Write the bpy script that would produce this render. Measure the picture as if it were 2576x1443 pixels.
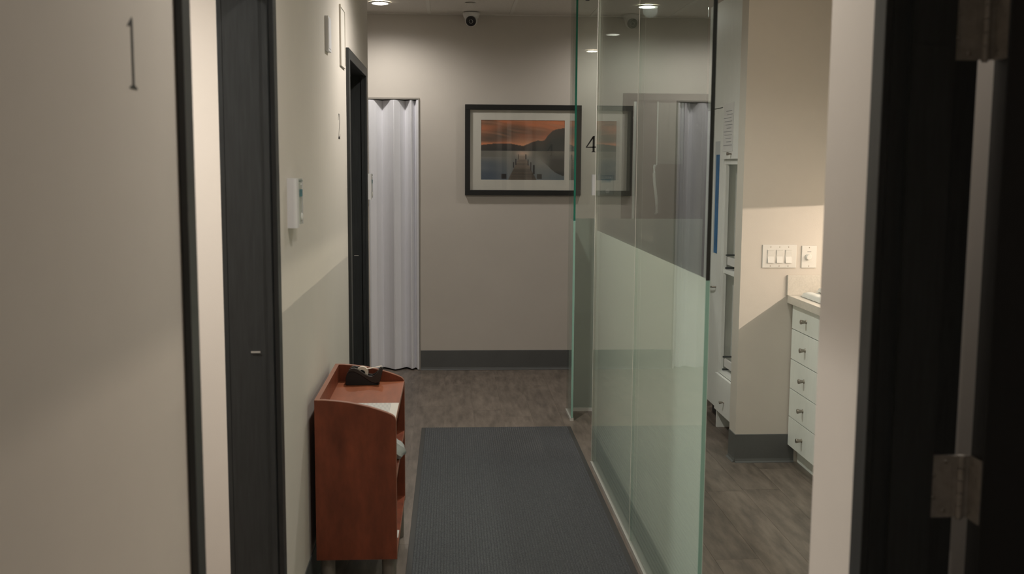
import bpy, bmesh, math, random
from mathutils import Vector, Matrix
random.seed(7)
for o in list(bpy.data.objects): bpy.data.objects.remove(o)
scene = bpy.context.scene
C = scene.collection

# ------------------------------------------------------------------ camera
F_PX = 2604.0
yaw, pitch, roll, CAM_H = 0.0594, 0.1166, 0.0063, 1.54
fwd = Vector((math.sin(yaw)*math.cos(pitch), math.cos(yaw)*math.cos(pitch), -math.sin(pitch)))
rgt = Vector((math.cos(yaw), -math.sin(yaw), 0))
up = rgt.cross(fwd)
r2 = math.cos(roll)*rgt + math.sin(roll)*up
u2 = -math.sin(roll)*rgt + math.cos(roll)*up
cd = bpy.data.cameras.new('camera'); cam = bpy.data.objects.new('camera', cd); C.objects.link(cam)
cam.matrix_world = Matrix(((r2.x, u2.x, -fwd.x, 0), (r2.y, u2.y, -fwd.y, 0), (r2.z, u2.z, -fwd.z, CAM_H), (0, 0, 0, 1)))
cd.sensor_width = 36; cd.lens = 36*F_PX/2576; cd.clip_start = 0.05; cd.clip_end = 60
cd.dof.use_dof = True; cd.dof.focus_distance = 5.6; cd.dof.aperture_fstop = 4.4
scene.camera = cam

# ------------------------------------------------------------------ world, exposure
w = bpy.data.worlds.new('world'); scene.world = w; w.use_nodes = True
w.node_tree.nodes['Background'].inputs[0].default_value = (0.9, 0.85, 0.78, 1)
w.node_tree.nodes['Background'].inputs[1].default_value = 0.02
vs = scene.view_settings
vs.view_transform = 'Standard'; vs.look = 'None'; vs.gamma = 1; vs.use_curve_mapping = False
vs.exposure = 0.0
WARM = (1.0, 0.945, 0.875)

# ------------------------------------------------------------------ main dimensions (metres; X right, Y down the corridor, Z up)
XL, XG, YB, ZC = -0.50, 0.734, 7.742, 2.63     # left wall, glass line, end wall, ceiling
YS = 5.22                                      # wall with the switches

# ------------------------------------------------------------------ helpers
MATS = {}
def mat(name, col, rough=0.6, metal=0.0, spec=0.5, var=0.0, vscale=20.0, bump=0.0, bscale=200.0, stretch=None, rnd=0.0, coat=0.0, emit=None, estr=0.0):
    if name in MATS: return MATS[name]
    m = bpy.data.materials.new(name); m.use_nodes = True
    nt = m.node_tree; N = nt.nodes; L = nt.links; b = N['Principled BSDF']
    b.inputs['Base Color'].default_value = (*col, 1); b.inputs['Roughness'].default_value = rough
    b.inputs['Metallic'].default_value = metal; b.inputs['Specular IOR Level'].default_value = spec
    b.inputs['Coat Weight'].default_value = coat
    if emit: b.inputs['Emission Color'].default_value = (*emit, 1); b.inputs['Emission Strength'].default_value = estr
    tc = N.new('ShaderNodeTexCoord'); mp = N.new('ShaderNodeMapping'); L.new(tc.outputs['Object'], mp.inputs[0])
    if stretch: mp.inputs['Scale'].default_value = stretch
    if var or rnd:
        nz = N.new('ShaderNodeTexNoise'); nz.inputs['Scale'].default_value = vscale; nz.inputs['Detail'].default_value = 6; nz.inputs['Roughness'].default_value = 0.62
        src = mp.outputs[0]
        if rnd:
            oi = N.new('ShaderNodeObjectInfo'); ad = N.new('ShaderNodeVectorMath'); ad.operation = 'ADD'
            sc = N.new('ShaderNodeMath'); sc.operation = 'MULTIPLY'; sc.inputs[1].default_value = 37.0
            L.new(oi.outputs['Random'], sc.inputs[0]); L.new(src, ad.inputs[0]); L.new(sc.outputs[0], ad.inputs[1]); src = ad.outputs[0]
        L.new(src, nz.inputs['Vector'])
        mr = N.new('ShaderNodeMapRange'); mr.inputs['From Min'].default_value = 0.28; mr.inputs['From Max'].default_value = 0.72
        mr.inputs['To Min'].default_value = 1-var; mr.inputs['To Max'].default_value = 1+var
        L.new(nz.outputs['Fac'], mr.inputs['Value'])
        val = mr.outputs[0]
        if rnd:
            m2 = N.new('ShaderNodeMapRange'); m2.inputs['To Min'].default_value = 1-rnd; m2.inputs['To Max'].default_value = 1+rnd
            L.new(oi.outputs['Random'], m2.inputs['Value'])
            mm = N.new('ShaderNodeMath'); mm.operation = 'MULTIPLY'; L.new(val, mm.inputs[0]); L.new(m2.outputs[0], mm.inputs[1]); val = mm.outputs[0]
        vm = N.new('ShaderNodeVectorMath'); vm.operation = 'SCALE'; vm.inputs[0].default_value = col
        L.new(val, vm.inputs['Scale']); L.new(vm.outputs[0], b.inputs['Base Color'])
    if bump:
        n2 = N.new('ShaderNodeTexNoise'); n2.inputs['Scale'].default_value = bscale; n2.inputs['Detail'].default_value = 3
        L.new(mp.outputs[0], n2.inputs['Vector'])
        bp = N.new('ShaderNodeBump'); bp.inputs['Strength'].default_value = bump; bp.inputs['Distance'].default_value = 0.002
        L.new(n2.outputs['Fac'], bp.inputs['Height']); L.new(bp.outputs[0], b.inputs['Normal'])
    MATS[name] = m
    return m

def glass_mat(name, tint, ior=1.5, rough=0.0):
    m = bpy.data.materials.new(name); m.use_nodes = True
    nt = m.node_tree; N = nt.nodes; L = nt.links; N.remove(N['Principled BSDF'])
    tr = N.new('ShaderNodeBsdfTransparent'); tr.inputs[0].default_value = (*tint, 1)
    gl = N.new('ShaderNodeBsdfGlossy'); gl.inputs['Roughness'].default_value = rough
    fr = N.new('ShaderNodeFresnel'); fr.inputs['IOR'].default_value = ior
    # the far face of a pane reflects like the near one: use the outward-looking normal on both
    geo = N.new('ShaderNodeNewGeometry'); vmul = N.new('ShaderNodeVectorMath'); vmul.operation = 'SCALE'
    mr = N.new('ShaderNodeMapRange'); mr.inputs['To Min'].default_value = 1; mr.inputs['To Max'].default_value = 1
    lw = N.new('ShaderNodeVectorMath'); lw.operation = 'DOT_PRODUCT'
    L.new(geo.outputs['Incoming'], lw.inputs[0]); L.new(geo.outputs['Normal'], lw.inputs[1])
    ab = N.new('ShaderNodeMath'); ab.operation = 'ABSOLUTE'; L.new(lw.outputs['Value'], ab.inputs[0])
    om = N.new('ShaderNodeMath'); om.operation = 'SUBTRACT'; om.inputs[0].default_value = 1; L.new(ab.outputs[0], om.inputs[1])
    pw = N.new('ShaderNodeMath'); pw.operation = 'POWER'; pw.inputs[1].default_value = 5; L.new(om.outputs[0], pw.inputs[0])
    r0 = ((ior-1)/(ior+1))**2
    ml = N.new('ShaderNodeMath'); ml.operation = 'MULTIPLY_ADD'; ml.inputs[1].default_value = 1-r0; ml.inputs[2].default_value = r0; L.new(pw.outputs[0], ml.inputs[0])
    for n in (fr, vmul, mr): N.remove(n)
    mx = N.new('ShaderNodeMixShader'); L.new(ml.outputs[0], mx.inputs[0]); L.new(tr.outputs[0], mx.inputs[1]); L.new(gl.outputs[0], mx.inputs[2])
    L.new(mx.outputs[0], N['Material Output'].inputs[0])
    return m

def frost_mat(name, col):
    m = bpy.data.materials.new(name); m.use_nodes = True
    nt = m.node_tree; N = nt.nodes; L = nt.links; N.remove(N['Principled BSDF'])
    df = N.new('ShaderNodeBsdfDiffuse'); df.inputs[0].default_value = (*col, 1)
    tl = N.new('ShaderNodeBsdfTranslucent'); tl.inputs[0].default_value = (*col, 1)
    mx = N.new('ShaderNodeMixShader'); mx.inputs[0].default_value = 0.6
    L.new(df.outputs[0], mx.inputs[1]); L.new(tl.outputs[0], mx.inputs[2]); L.new(mx.outputs[0], N['Material Output'].inputs[0])
    return m

def bx(bm, x0, x1, y0, y1, z0, z1):
    vs_ = [bm.verts.new(p) for p in ((x0,y0,z0),(x1,y0,z0),(x1,y1,z0),(x0,y1,z0),(x0,y0,z1),(x1,y0,z1),(x1,y1,z1),(x0,y1,z1))]
    for f in ((0,3,2,1),(4,5,6,7),(0,1,5,4),(1,2,6,5),(2,3,7,6),(3,0,4,7)): bm.faces.new([vs_[i] for i in f])
    return vs_
def box_bm(*d, bevel=0.0, seg=2):
    bm = bmesh.new(); bx(bm, *d)
    if bevel: bmesh.ops.bevel(bm, geom=list(bm.edges), offset=bevel, segments=seg, affect='EDGES', profile=0.5)
    return bm
def boxes_bm(*ds):
    bm = bmesh.new()
    for d in ds: bx(bm, *d)
    return bm
def prism(bm, pts, axis, a, b):
    """pts: closed 2D outline; extruded along axis from a to b. axis 'y': pts are (x,z); 'x': (y,z); 'z': (x,y)"""
    def P(u, v, t): return {'y': (u, t, v), 'x': (t, u, v), 'z': (u, v, t)}[axis]
    A = [bm.verts.new(P(u, v, a)) for u, v in pts]; B = [bm.verts.new(P(u, v, b)) for u, v in pts]
    bm.faces.new(A); bm.faces.new(B[::-1]); n = len(pts)
    for i in range(n): bm.faces.new((A[i], B[i], B[(i+1) % n], A[(i+1) % n]))
    bmesh.ops.recalc_face_normals(bm, faces=bm.faces)
def lathe(bm, prof, origin=(0,0,0), axis=(0,0,1), seg=24):
    """prof: list of (radius, height) along axis"""
    az = Vector(axis).normalized(); t = Vector((1,0,0)) if abs(az.x) < 0.9 else Vector((0,1,0))
    ax = az.cross(t).normalized(); ay = az.cross(ax); o = Vector(origin); rings = []
    for r, h in prof:
        if r < 1e-6: rings.append([bm.verts.new(o+az*h)])
        else: rings.append([bm.verts.new(o+az*h+(ax*math.cos(2*math.pi*k/seg)+ay*math.sin(2*math.pi*k/seg))*r) for k in range(seg)])
    for A, B in zip(rings, rings[1:]):
        if len(A) == 1 and len(B) == 1: continue
        for k in range(seg):
            k2 = (k+1) % seg
            if len(A) == 1: bm.faces.new((A[0], B[k], B[k2]))
            elif len(B) == 1: bm.faces.new((A[k], B[0], A[k2]))
            else: bm.faces.new((A[k], B[k], B[k2], A[k2]))
    bmesh.ops.recalc_face_normals(bm, faces=bm.faces)
def tube(bm, pts, r, seg=10):
    pts = [Vector(p) for p in pts]; rings = []
    for i, p in enumerate(pts):
        d = (pts[min(i+1, len(pts)-1)]-pts[max(i-1, 0)]).normalized()
        t = Vector((0,0,1)) if abs(d.z) < 0.9 else Vector((1,0,0)); a = d.cross(t).normalized(); b = d.cross(a)
        rings.append([bm.verts.new(p+(a*math.cos(2*math.pi*k/seg)+b*math.sin(2*math.pi*k/seg))*r) for k in range(seg)])
    for A, B in zip(rings, rings[1:]):
        for k in range(seg): bm.faces.new((A[k], A[(k+1) % seg], B[(k+1) % seg], B[k]))
    bm.faces.new(rings[0][::-1]); bm.faces.new(rings[-1])
    bmesh.ops.recalc_face_normals(bm, faces=bm.faces)

def world_off(parent):
    v = Vector((0,0,0)); p = parent
    while p: v += p.location; p = p.parent
    return v
def obj(name, bm, m, parent=None, smooth=False):
    me = bpy.data.meshes.new(name)
    if isinstance(bm, bmesh.types.BMesh): bm.to_mesh(me); bm.free()
    else: me = bm
    if smooth:
        for p in me.polygons: p.use_smooth = True
    if m and not me.materials: me.materials.append(m)
    o = bpy.data.objects.new(name, me); C.objects.link(o)
    if parent:
        o.parent = parent; o.location = -world_off(parent)
    if smooth:
        try: me.set_sharp_from_angle(angle=math.radians(40))
        except Exception: pass
    return o
def tag(o, label=None, cat=None, group=None, kind=None):
    if label: o['label'] = label
    if cat: o['category'] = cat
    if group: o['group'] = group
    if kind: o['kind'] = kind
    return o
def thing(name, label, cat, loc=(0,0,0), group=None, kind=None):
    o = bpy.data.objects.new(name, None); C.objects.link(o); o.location = loc; o.empty_display_size = 0.1
    return tag(o, label, cat, group, kind)
def struct(name, bm, m, label, cat='wall'):
    return tag(obj(name, bm, m), label, cat, kind='structure')

# ------------------------------------------------------------------ materials
M_wall = mat('wall_paint', (0.60, 0.553, 0.497), 0.62, var=0.025, vscale=3, bump=0.12, bscale=260)
M_ceil = mat('ceiling_tile', (0.70, 0.66, 0.60), 0.9, var=0.06, vscale=90, bump=0.25, bscale=160)
M_tee = mat('ceiling_grid_paint', (0.72, 0.69, 0.63), 0.5)
M_frame = mat('dark_door_wood', (0.026, 0.0285, 0.0285), 0.42, var=0.25, vscale=14, stretch=(9, 9, 0.6), bump=0.08, bscale=60)
M_base = mat('grey_vinyl_base', (0.105, 0.108, 0.105), 0.5, var=0.06, vscale=9)
M_plank = mat('vinyl_plank', (0.155, 0.128, 0.105), 0.45, var=0.42, vscale=5, stretch=(5, 0.9, 1), rnd=0.10, bump=0.06, bscale=60)
M_white = mat('white_plastic', (0.74, 0.73, 0.70), 0.32)
M_lam = mat('white_laminate', (0.82, 0.84, 0.80), 0.42, var=0.04, vscale=16, stretch=(8, 8, 0.5))
M_steel = mat('brushed_nickel', (0.34, 0.31, 0.27), 0.4, metal=0.9)
M_chrome = mat('chrome', (0.75, 0.75, 0.74), 0.14, metal=1.0)
M_black = mat('black_plastic', (0.012, 0.012, 0.012), 0.35)
M_ink = mat('black_vinyl_lettering', (0.022, 0.021, 0.02), 0.5)
M_cherry = mat('cherry_veneer', (0.175, 0.042, 0.018), 0.42, var=0.42, vscale=5, stretch=(3, 3, 1.1), bump=0.03, bscale=90)
M_cherry_e = mat('cherry_edge_band', (0.26, 0.10, 0.055), 0.45, var=0.12, vscale=20)
M_glass = glass_mat('clear_glass', (0.94, 0.98, 0.962))
M_film = frost_mat('frosted_film', (0.88, 0.93, 0.90))
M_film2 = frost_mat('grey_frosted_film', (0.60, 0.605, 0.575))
M_gedge = mat('glass_edge_deep_green', (0.006, 0.15, 0.10), 0.2)
M_gedge_k = mat('glass_edge_blackish', (0.004, 0.008, 0.007), 0.2)  # dark reflection inside the upper glass edge, set as base colour
M_gedge_l = mat('glass_edge_teal', (0.26, 0.46, 0.38), 0.35)  # paler: light scattered by the film, painted into the lower edge
M_chan = mat('aluminium_channel', (0.62, 0.62, 0.58), 0.35, metal=0.3)
M_lens = mat('lamp_lens', (0.9, 0.88, 0.82), 0.4, emit=(1.0, 0.93, 0.82), estr=24.0)

# ------------------------------------------------------------------ lamps
def downlight(x, y, watts, label, angle=128, blend=0.75):
    t = thing('recessed_downlight', label, 'ceiling light', (x, y, ZC), 'recessed ceiling downlights')
    bm = bmesh.new(); lathe(bm, [(0.052, -0.001), (0.075, -0.001), (0.078, -0.004), (0.074, -0.008), (0.054, -0.008), (0.052, -0.001)], (x, y, ZC))
    obj('trim_ring', bm, M_white, t, True)
    bm = bmesh.new(); lathe(bm, [(0.0, -0.0125), (0.040, -0.0115), (0.053, -0.0082), (0.053, -0.002), (0.0, -0.002)], (x, y, ZC)); obj('lens', bm, M_lens, t)
    l = bpy.data.lights.new('downlight_beam', 'SPOT'); l.energy = watts; l.color = WARM; l.spot_size = math.radians(angle); l.spot_blend = blend; l.shadow_soft_size = 0.05
    lo = bpy.data.objects.new('downlight_beam', l); C.objects.link(lo); lo.parent = t; lo.location = (0, 0, -0.03)
    return t
downlight(-0.477, 7.214, 33, 'recessed ceiling light left of the security camera', 164, 0.75)
downlight(1.34, 7.19, 20, 'recessed ceiling light behind the glass, above the end corridor', 168, 0.6)
downlight(1.34, 4.08, 27, 'recessed ceiling light over the glazed room near the switch wall')
downlight(1.34, 2.82, 19, 'recessed ceiling light over the glazed room near its open entrance')
downlight(0.12, 2.35, 46, 'recessed ceiling light over the corridor beside the first doorway', 160, 0.8)
downlight(0.12, 4.95, 86, 'recessed ceiling light over the corridor above the ribbed mat', 160, 0.8)
downlight(0.12, -0.5, 26, 'added ceiling light behind the viewpoint, brightening the door hinges', 160, 0.8)  # added unseen lamp: lifts hinges and jamb faces turned to the viewpoint
downlight(-1.5, 2.6, 205, 'recessed ceiling light inside the bright room behind the first doorway', 160, 0.8)
downlight(1.50, 1.79, 48, 'added unseen ceiling light, brightening the gap beside the hinged door', 160, 0.8)  # added lamp over the slot, lights the strip between jamb and door leaf

# ------------------------------------------------------------------ floor
fl = struct('floor', box_bm(-3.0, 3.2, -2.0, 7.95, -0.05, -0.0012), M_plank, 'grey brown wood look vinyl plank floor', 'floor')
PW, PL = 0.18, 1.22
pm = bpy.data.meshes.new('plank'); b_ = box_bm(-PW/2+0.0005, PW/2-0.0005, -PL/2+0.0005, PL/2-0.0005, -0.0012, 0.0); b_.to_mesh(pm); b_.free(); pm.materials.append(M_plank)
col_i = 0
x = -0.58
while x < 2.5:
    y = 1.0 + random.random()*1.0 - 0.6
    while y < 7.3:
        if y + PL/2 < 7.94:
            p = bpy.data.objects.new('plank', pm); C.objects.link(p); p.parent = fl; p.location = (x+PW/2, y, 0)
        y += PL
    x += PW
# ------------------------------------------------------------------ ceiling: lay-in tiles on a white tee grid
ce = struct('ceiling', box_bm(-3.0, 3.2, -2.0, 7.95, ZC+0.03, ZC+0.08), M_ceil, 'suspended ceiling of off white tiles on a tee grid', 'ceiling')
TX, TY = 0.592, 1.2
tm = bpy.data.meshes.new('ceiling_tile'); b_ = box_bm(-TX/2+0.006, TX/2-0.006, -TY/2+0.006, TY/2-0.006, 0.004, 0.022); b_.to_mesh(tm); b_.free(); tm.materials.append(M_ceil)
xs = [-0.155 + TX*k for k in range(-4, 6)]
ys = [YB - TY*k for k in range(0, 9)]
for i in range(len(xs)-1):
    for j in range(len(ys)-1):
        t = bpy.data.objects.new('ceiling_tile', tm); C.objects.link(t); t.parent = ce; t.location = ((xs[i]+xs[i+1])/2, (ys[j]+ys[j+1])/2, ZC)
for xx in xs: obj('ceiling_tee', box_bm(xx-0.012, xx+0.012, ys[-1], YB, ZC, ZC+0.006), M_tee, ce)
for yy in ys[1:]: obj('ceiling_tee', box_bm(xs[0], xs[-1], yy-0.012, yy+0.012, ZC+0.0002, ZC+0.0058), M_tee, ce)
obj('wall_angle', box_bm(-1.9, 2.9, YB-0.024, YB-0.001, ZC-0.003, ZC+0.004), M_tee, ce)

# ------------------------------------------------------------------ walls
XW = XL-0.125
ZH1, ZH2 = 2.09, 2.04      # rough heads of doorways
struct('wall_left', boxes_bm((XW, XL, -1.9, 1.965, 0, ZC), (XW, XL, 1.965, 2.965, ZH1-0.03, ZC), (XW, XL, 2.965, 5.10, 0, ZC), (XW, XL, 5.10, 6.13, 2.06, ZC), (XW, XL, 6.13, 6.40, 0, ZC), (-2.9, XW, 6.28, 6.40, 0, ZC)), M_wall, 'cream painted corridor wall on the left with two doorways')
struct('wall_back', boxes_bm((-0.232, 1.277, YB, YB+0.12, 0, ZC), (-2.9, -1.15, YB, YB+0.12, 0, ZC), (-1.15, -0.232, YB, YB+0.12, 2.03, ZC), (2.10, 3.1, YB, YB+0.12, 0, ZC), (1.277, 2.10, YB, YB+0.12, 2.08, ZC)), M_wall, 'cream end wall of the corridor with the framed picture')
struct('wall_right', boxes_bm((XG, XG+0.135, 1.735, 2.004, 0, ZC), (XG+0.135, 2.5, 1.875, 2.004, 0, ZC), (XG, XG+0.135, 0.85, 1.735, 2.07, ZC), (XG, XG+0.135, -1.9, 0.85, 0, ZC)), M_wall, 'short taupe wall end between the dark hinged door and the glazed room')
struct('wall_inner', box_bm(1.488, 2.5, YS, YS+0.12, 0, ZC), M_wall, 'cream wall carrying the light switches beside the counter')
struct('wall_far_right', box_bm(2.5, 2.6, -1.9, 7.70, 0, ZC), M_wall, 'cream side wall behind the counter of the glazed room')
struct('wall_far_left', box_bm(-3.0, -2.9, -2.0, 7.86, 0, ZC), M_wall, 'cream outer wall of the rooms on the left')
struct('wall_front', box_bm(-2.9, 2.6, -2.0, -1.9, 0, ZC), M_wall, 'cream wall behind the viewpoint')
struct('wall_divider', boxes_bm((-2.9, XW, 3.45, 3.57, 0, ZC), (-2.9, XW, 0.6, 0.72, 0, ZC)), M_wall, 'brightly lit cream wall seen through the first doorway')
struct('wall_cupboard', box_bm(2.2, 2.5, 6.38, 6.50, 0, ZC), M_wall, 'cream wall behind the tall cabinet')
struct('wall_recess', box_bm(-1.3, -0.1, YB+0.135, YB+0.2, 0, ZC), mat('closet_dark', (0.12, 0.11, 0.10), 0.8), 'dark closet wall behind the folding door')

def cove(bm, pts):
    """vinyl cove base along a wall: pts = ((x,y),(x,y)) in plan, normal n"""
    (x0, y0), (x1, y1), (nx, ny) = pts
    prof = [(0, 0.150), (0.003, 0.148), (0.004, 0.02), (0.007, 0.008), (0.016, 0.0015), (0.016, 0.0), (0, 0)]
    A = [bm.verts.new((x0+nx*d, y0+ny*d, z)) for d, z in prof]; B = [bm.verts.new((x1+nx*d, y1+ny*d, z)) for d, z in prof]
    n = len(prof); bm.faces.new(A); bm.faces.new(B[::-1])
    for i in range(n): bm.faces.new((A[i], B[i], B[(i+1) % n], A[(i+1) % n]))
    bmesh.ops.recalc_face_normals(bm, faces=bm.faces)
bm = bmesh.new(); cove(bm, ((-0.228, YB), (1.277, YB), (0, -1))); struct('baseboard_back', bm, M_base, 'grey vinyl base along the end wall', 'baseboard')
bm = bmesh.new(); cove(bm, ((XL, 3.06), (XL, 5.08), (1, 0))); struct('baseboard_left', bm, M_base, 'grey vinyl base along the left wall behind the bookcase', 'baseboard')
bm = bmesh.new(); cove(bm, ((1.488, YS), (1.80, YS), (0, -1))); cove(bm, ((1.488, YS+0.12), (1.488, YS-0.004), (-1, 0)))
struct('baseboard_inner', bm, M_base, 'grey vinyl base wrapping the corner of the switch wall', 'baseboard')
bm = bmesh.new(); cove(bm, ((XG, 1.765), (XG, 2.004), (-1, 0))); struct('baseboard_right', bm, M_base, 'grey vinyl base on the short taupe wall end', 'baseboard')

# ------------------------------------------------------------------ door frames
def door_frame(name, label, y0, y1, head, near_trim):
    """dark frame of a doorway in the left wall; y0..y1 clear opening"""
    t = thing(name, label, 'door frame', (XL, (y0+y1)/2, 0), kind='structure')
    xf, xb = XL+0.015, XW-0.015
    obj('jamb', box_bm(XW, XL, y1, y1+0.03, 0, head+0.03), M_frame, t)
    obj('jamb', box_bm(XW, XL, y0-0.03, y0, 0, head+0.03), M_frame, t)
    obj('head_jamb', box_bm(XW, XL, y0, y1, head, head+0.03), M_frame, t)
    obj('door_stop', box_bm(XL-0.016, XL-0.002, y1-0.010, y1, 0, head), M_frame, t)
    obj('door_stop', box_bm(XL-0.016, XL-0.002, y0, y0+0.010, 0, head), M_frame, t)
    cw = 0.05
    for xa, xb_ in ((XL, xf), (xb, XW)):
        obj('casing', box_bm(xa, xb_, y1, y1+cw, 0, head+cw, bevel=0.002), M_frame, t)
        obj('casing', box_bm(xa, xb_, y0-cw-0.01, y0, 0, head+cw, bevel=0.002), M_frame, t)
        obj('head_casing', box_bm(xa, xb_, y0, y1, head, head+cw, bevel=0.002), M_frame, t)
    obj('bright_scuff', box_bm(XL-0.066, XL-0.040, y1-0.0022, y1-0.0016, 1.008, 1.013), mat('bare_metal_scuff', (0.5, 0.48, 0.44), 0.4, metal=0.4), t)
    return t
door_frame('door_1', 'dark grey wood frame of the first doorway, nearest on the left', 2.01, 2.935, 2.055, True)
door_frame('door_2', 'dark grey wood frame of the second doorway beyond the bookcase', 5.13, 6.10, 2.045, True)

# door 3: dark hinged door in the near right wall
t3 = thing('door_3', 'black hinged door standing open with two metal hinges, right foreground', 'door', (XG+0.07, 1.70, 0), kind='structure')
YJ = 1.713
obj('jamb', box_bm(XG-0.002, 0.879, YJ, 1.734, 0, 2.07), M_frame, t3)
obj('door_stop', box_bm(0.762, 0.835, YJ-0.012, YJ, 0, 2.06), M_frame, t3)
obj('casing', box_bm(XG-0.016, XG-0.002, YJ, 1.762, 0, 2.11, bevel=0.002), M_frame, t3)
obj('head_jamb', box_bm(XG-0.002, 0.879, 0.88, YJ, 2.05, 2.07), M_frame, t3)
obj('head_casing', box_bm(XG-0.016, XG-0.002, 0.84, YJ, 2.05, 2.11, bevel=0.002), M_frame, t3)
obj('jamb', box_bm(XG-0.002, 0.879, 0.85, 0.88, 0, 2.07), M_frame, t3)
obj('casing', box_bm(XG-0.016, XG-0.002, 0.82, 0.88, 0, 2.11, bevel=0.002), M_frame, t3)
obj('leaf', box_bm(0.905, 1.73, YJ-0.048, YJ-0.003, 0.012, 2.045, bevel=0.002), mat('black_door_paint', (0.012, 0.012, 0.012), 0.5), t3)
M_hinge = mat('aged_hinge_metal', (0.30, 0.27, 0.235), 0.5, metal=0.25, var=0.2, vscale=40)
for zc in (1.775, 0.988):
    h0, h1 = zc-0.056, zc+0.056
    h = obj('hinge', boxes_bm((0.828, 0.876, YJ-0.0025, YJ, h0, h1), (0.9025, 0.905, YJ-0.045, YJ-0.006, h0, h1)), M_hinge, t3)
    bm = bmesh.new()
    for k in range(5):
        a = h0+(h1-h0)*k/5; lathe(bm, [(0, 0.0006), (0.0072, 0.0006), (0.0072, 0.0218), (0, 0.0218)], (0.889, YJ-0.004, a), seg=14)
    lathe(bm, [(0, -0.004), (0.005, -0.003), (0.0055, 0.0)], (0.889, YJ-0.004, h0), seg=14)
    obj('knuckle', bm, M_hinge, h, True)
    bm = bmesh.new(); bx(bm, 0.874, 0.890, YJ-0.004, YJ-0.001, h0+0.001, h1-0.001); bx(bm, 0.889, 0.9045, YJ-0.006, YJ-0.003, h0+0.001, h1-0.001); obj('hinge_leaf', bm, M_hinge, h)
    for (sx, sz) in ((0.842, h0+0.036), (0.842, h1-0.036), (0.862, h0+0.012), (0.862, h1-0.012)):
        bm = bmesh.new(); lathe(bm, [(0, 0.0016), (0.0025, 0.0015), (0.0038, 0.0006), (0.0042, -0.001)], (sx, YJ-0.0025, sz), (0, -1, 0), 12); obj('screw', bm, M_steel, h, True)
    for (sy, sz) in ((YJ-0.034, h0+0.036), (YJ-0.034, h1-0.036), (YJ-0.018, h0+0.012), (YJ-0.018, h1-0.012)):
        bm = bmesh.new(); lathe(bm, [(0, 0.0016), (0.0025, 0.0015), (0.0038, 0.0006), (0.0042, -0.001)], (0.9025, sy, sz), (-1, 0, 0), 12); obj('screw', bm, M_steel, h, True)

# made-up door standing in for an unclear brownish rectangle behind the glass
t4 = thing('stand_in_door', 'stand-in taupe door for an unclear rectangle seen through the glass', 'door', (1.69, YB, 0), kind='structure')
M_taupe = mat('taupe_door', (0.09, 0.078, 0.066), 0.5, var=0.05, vscale=8, stretch=(6, 6, 0.5))
obj('leaf', box_bm(1.33, 2.05, YB+0.01, YB+0.05, 0.01, 2.03), M_taupe, t4)
obj('casing', box_bm(1.277, 1.33, YB-0.012, YB+0.06, 0, 2.078), M_taupe, t4); obj('casing', box_bm(2.05, 2.10, YB-0.012, YB+0.06, 0, 2.078), M_taupe, t4)
obj('head_casing', box_bm(1.33, 2.05, YB-0.012, YB+0.06, 2.03, 2.078), M_taupe, t4)
bm = bmesh.new(); tube(bm, [(1.362, YB-0.05, 1.0), (1.362, YB-0.05, 2.015)], 0.011, 14)
for zz in (1.12, 1.90): tube(bm, [(1.362, YB-0.05, zz), (1.362, YB+0.012, zz)], 0.007)
tag(obj('bright_bar', bm, mat('steel_shine_white', (0.88, 0.90, 0.88), 0.25), t4, True), 'tall white bar standing in for a bright upright streak')  # white base colour carries the metallic shine
lite = obj('pale_panel', box_bm(1.545, 1.74, YB+0.004, YB+0.012, 1.56, 2.015), mat('pale_panel_gloss', (0.26, 0.255, 0.23), 0.12), t4)  # stand-in panel for the paler part of the rectangle
obj('pale_panel_edge', box_bm(1.538, 1.546, YB-0.002, YB+0.012, 1.55, 2.02), MATS['steel_shine_white'], lite)
bm = bmesh.new()
tube(bm, [(1.530, YB+0.012, 1.545), (1.520, YB-0.030, 1.535), (1.514, YB-0.046, 1.49), (1.518, YB-0.052, 1.42), (1.530, YB-0.052, 1.34), (1.540, YB-0.046, 1.26), (1.544, YB-0.030, 1.20), (1.545, YB+0.012, 1.19)], 0.011, 12)
tag(obj('bright_curve', bm, MATS['steel_shine_white'], t4, True), 'curved white bar standing in for a bright shape')

# ------------------------------------------------------------------ folding door
ta = thing('door_5', 'white pleated folding door in the end wall, partly behind the left wall', 'folding door', (-0.69, YB, 0), kind='structure')
M_trim = mat('grey_metal_trim', (0.30, 0.28, 0.25), 0.45)
M_vinyl = mat('white_vinyl_pleat', (0.84, 0.84, 0.88), 0.5, var=0.03, vscale=30, stretch=(10, 10, 0.3))
obj('head_track', box_bm(-1.15, -0.232, YB-0.010, YB+0.07, 2.018, 2.030), M_trim, ta)
obj('side_jamb', box_bm(-0.238, -0.230, YB-0.012, YB+0.07, 0.0, 2.030), M_trim, ta)
obj('end_post', box_bm(-0.252, -0.2385, YB-0.006, YB+0.012, 0.004, 2.016), M_vinyl, ta)
fold = [(-0.250, YB-0.002), (-0.270, YB+0.042), (-0.292, YB-0.012), (-0.338, YB+0.066), (-0.418, YB-0.030), (-0.507, YB+0.066), (-0.595, YB-0.030), (-0.685, YB+0.066), (-0.775, YB-0.030), (-0.865, YB+0.066), (-0.955, YB-0.030), (-1.045, YB+0.066), (-1.14, YB-0.01)]
for a, b in zip(fold, fold[1:]):
    A = Vector((*a, 0)); B = Vector((*b, 0)); d = (B-A).normalized(); n = Vector((-d.y, d.x, 0))*0.003
    bow = n*(1.2 if a[1] > b[1] else -1.2)
    mid = (A+B)/2
    q = [A+d*0.0012, mid+bow, B-d*0.0012]
    bm = bmesh.new(); pts = [(v+n) for v in q]+[(v-n) for v in q[::-1]]
    prism(bm, [(v.x, v.y) for v in pts], 'z', 0.012, 2.012)
    obj('pleat', bm, M_vinyl, ta)

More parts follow.
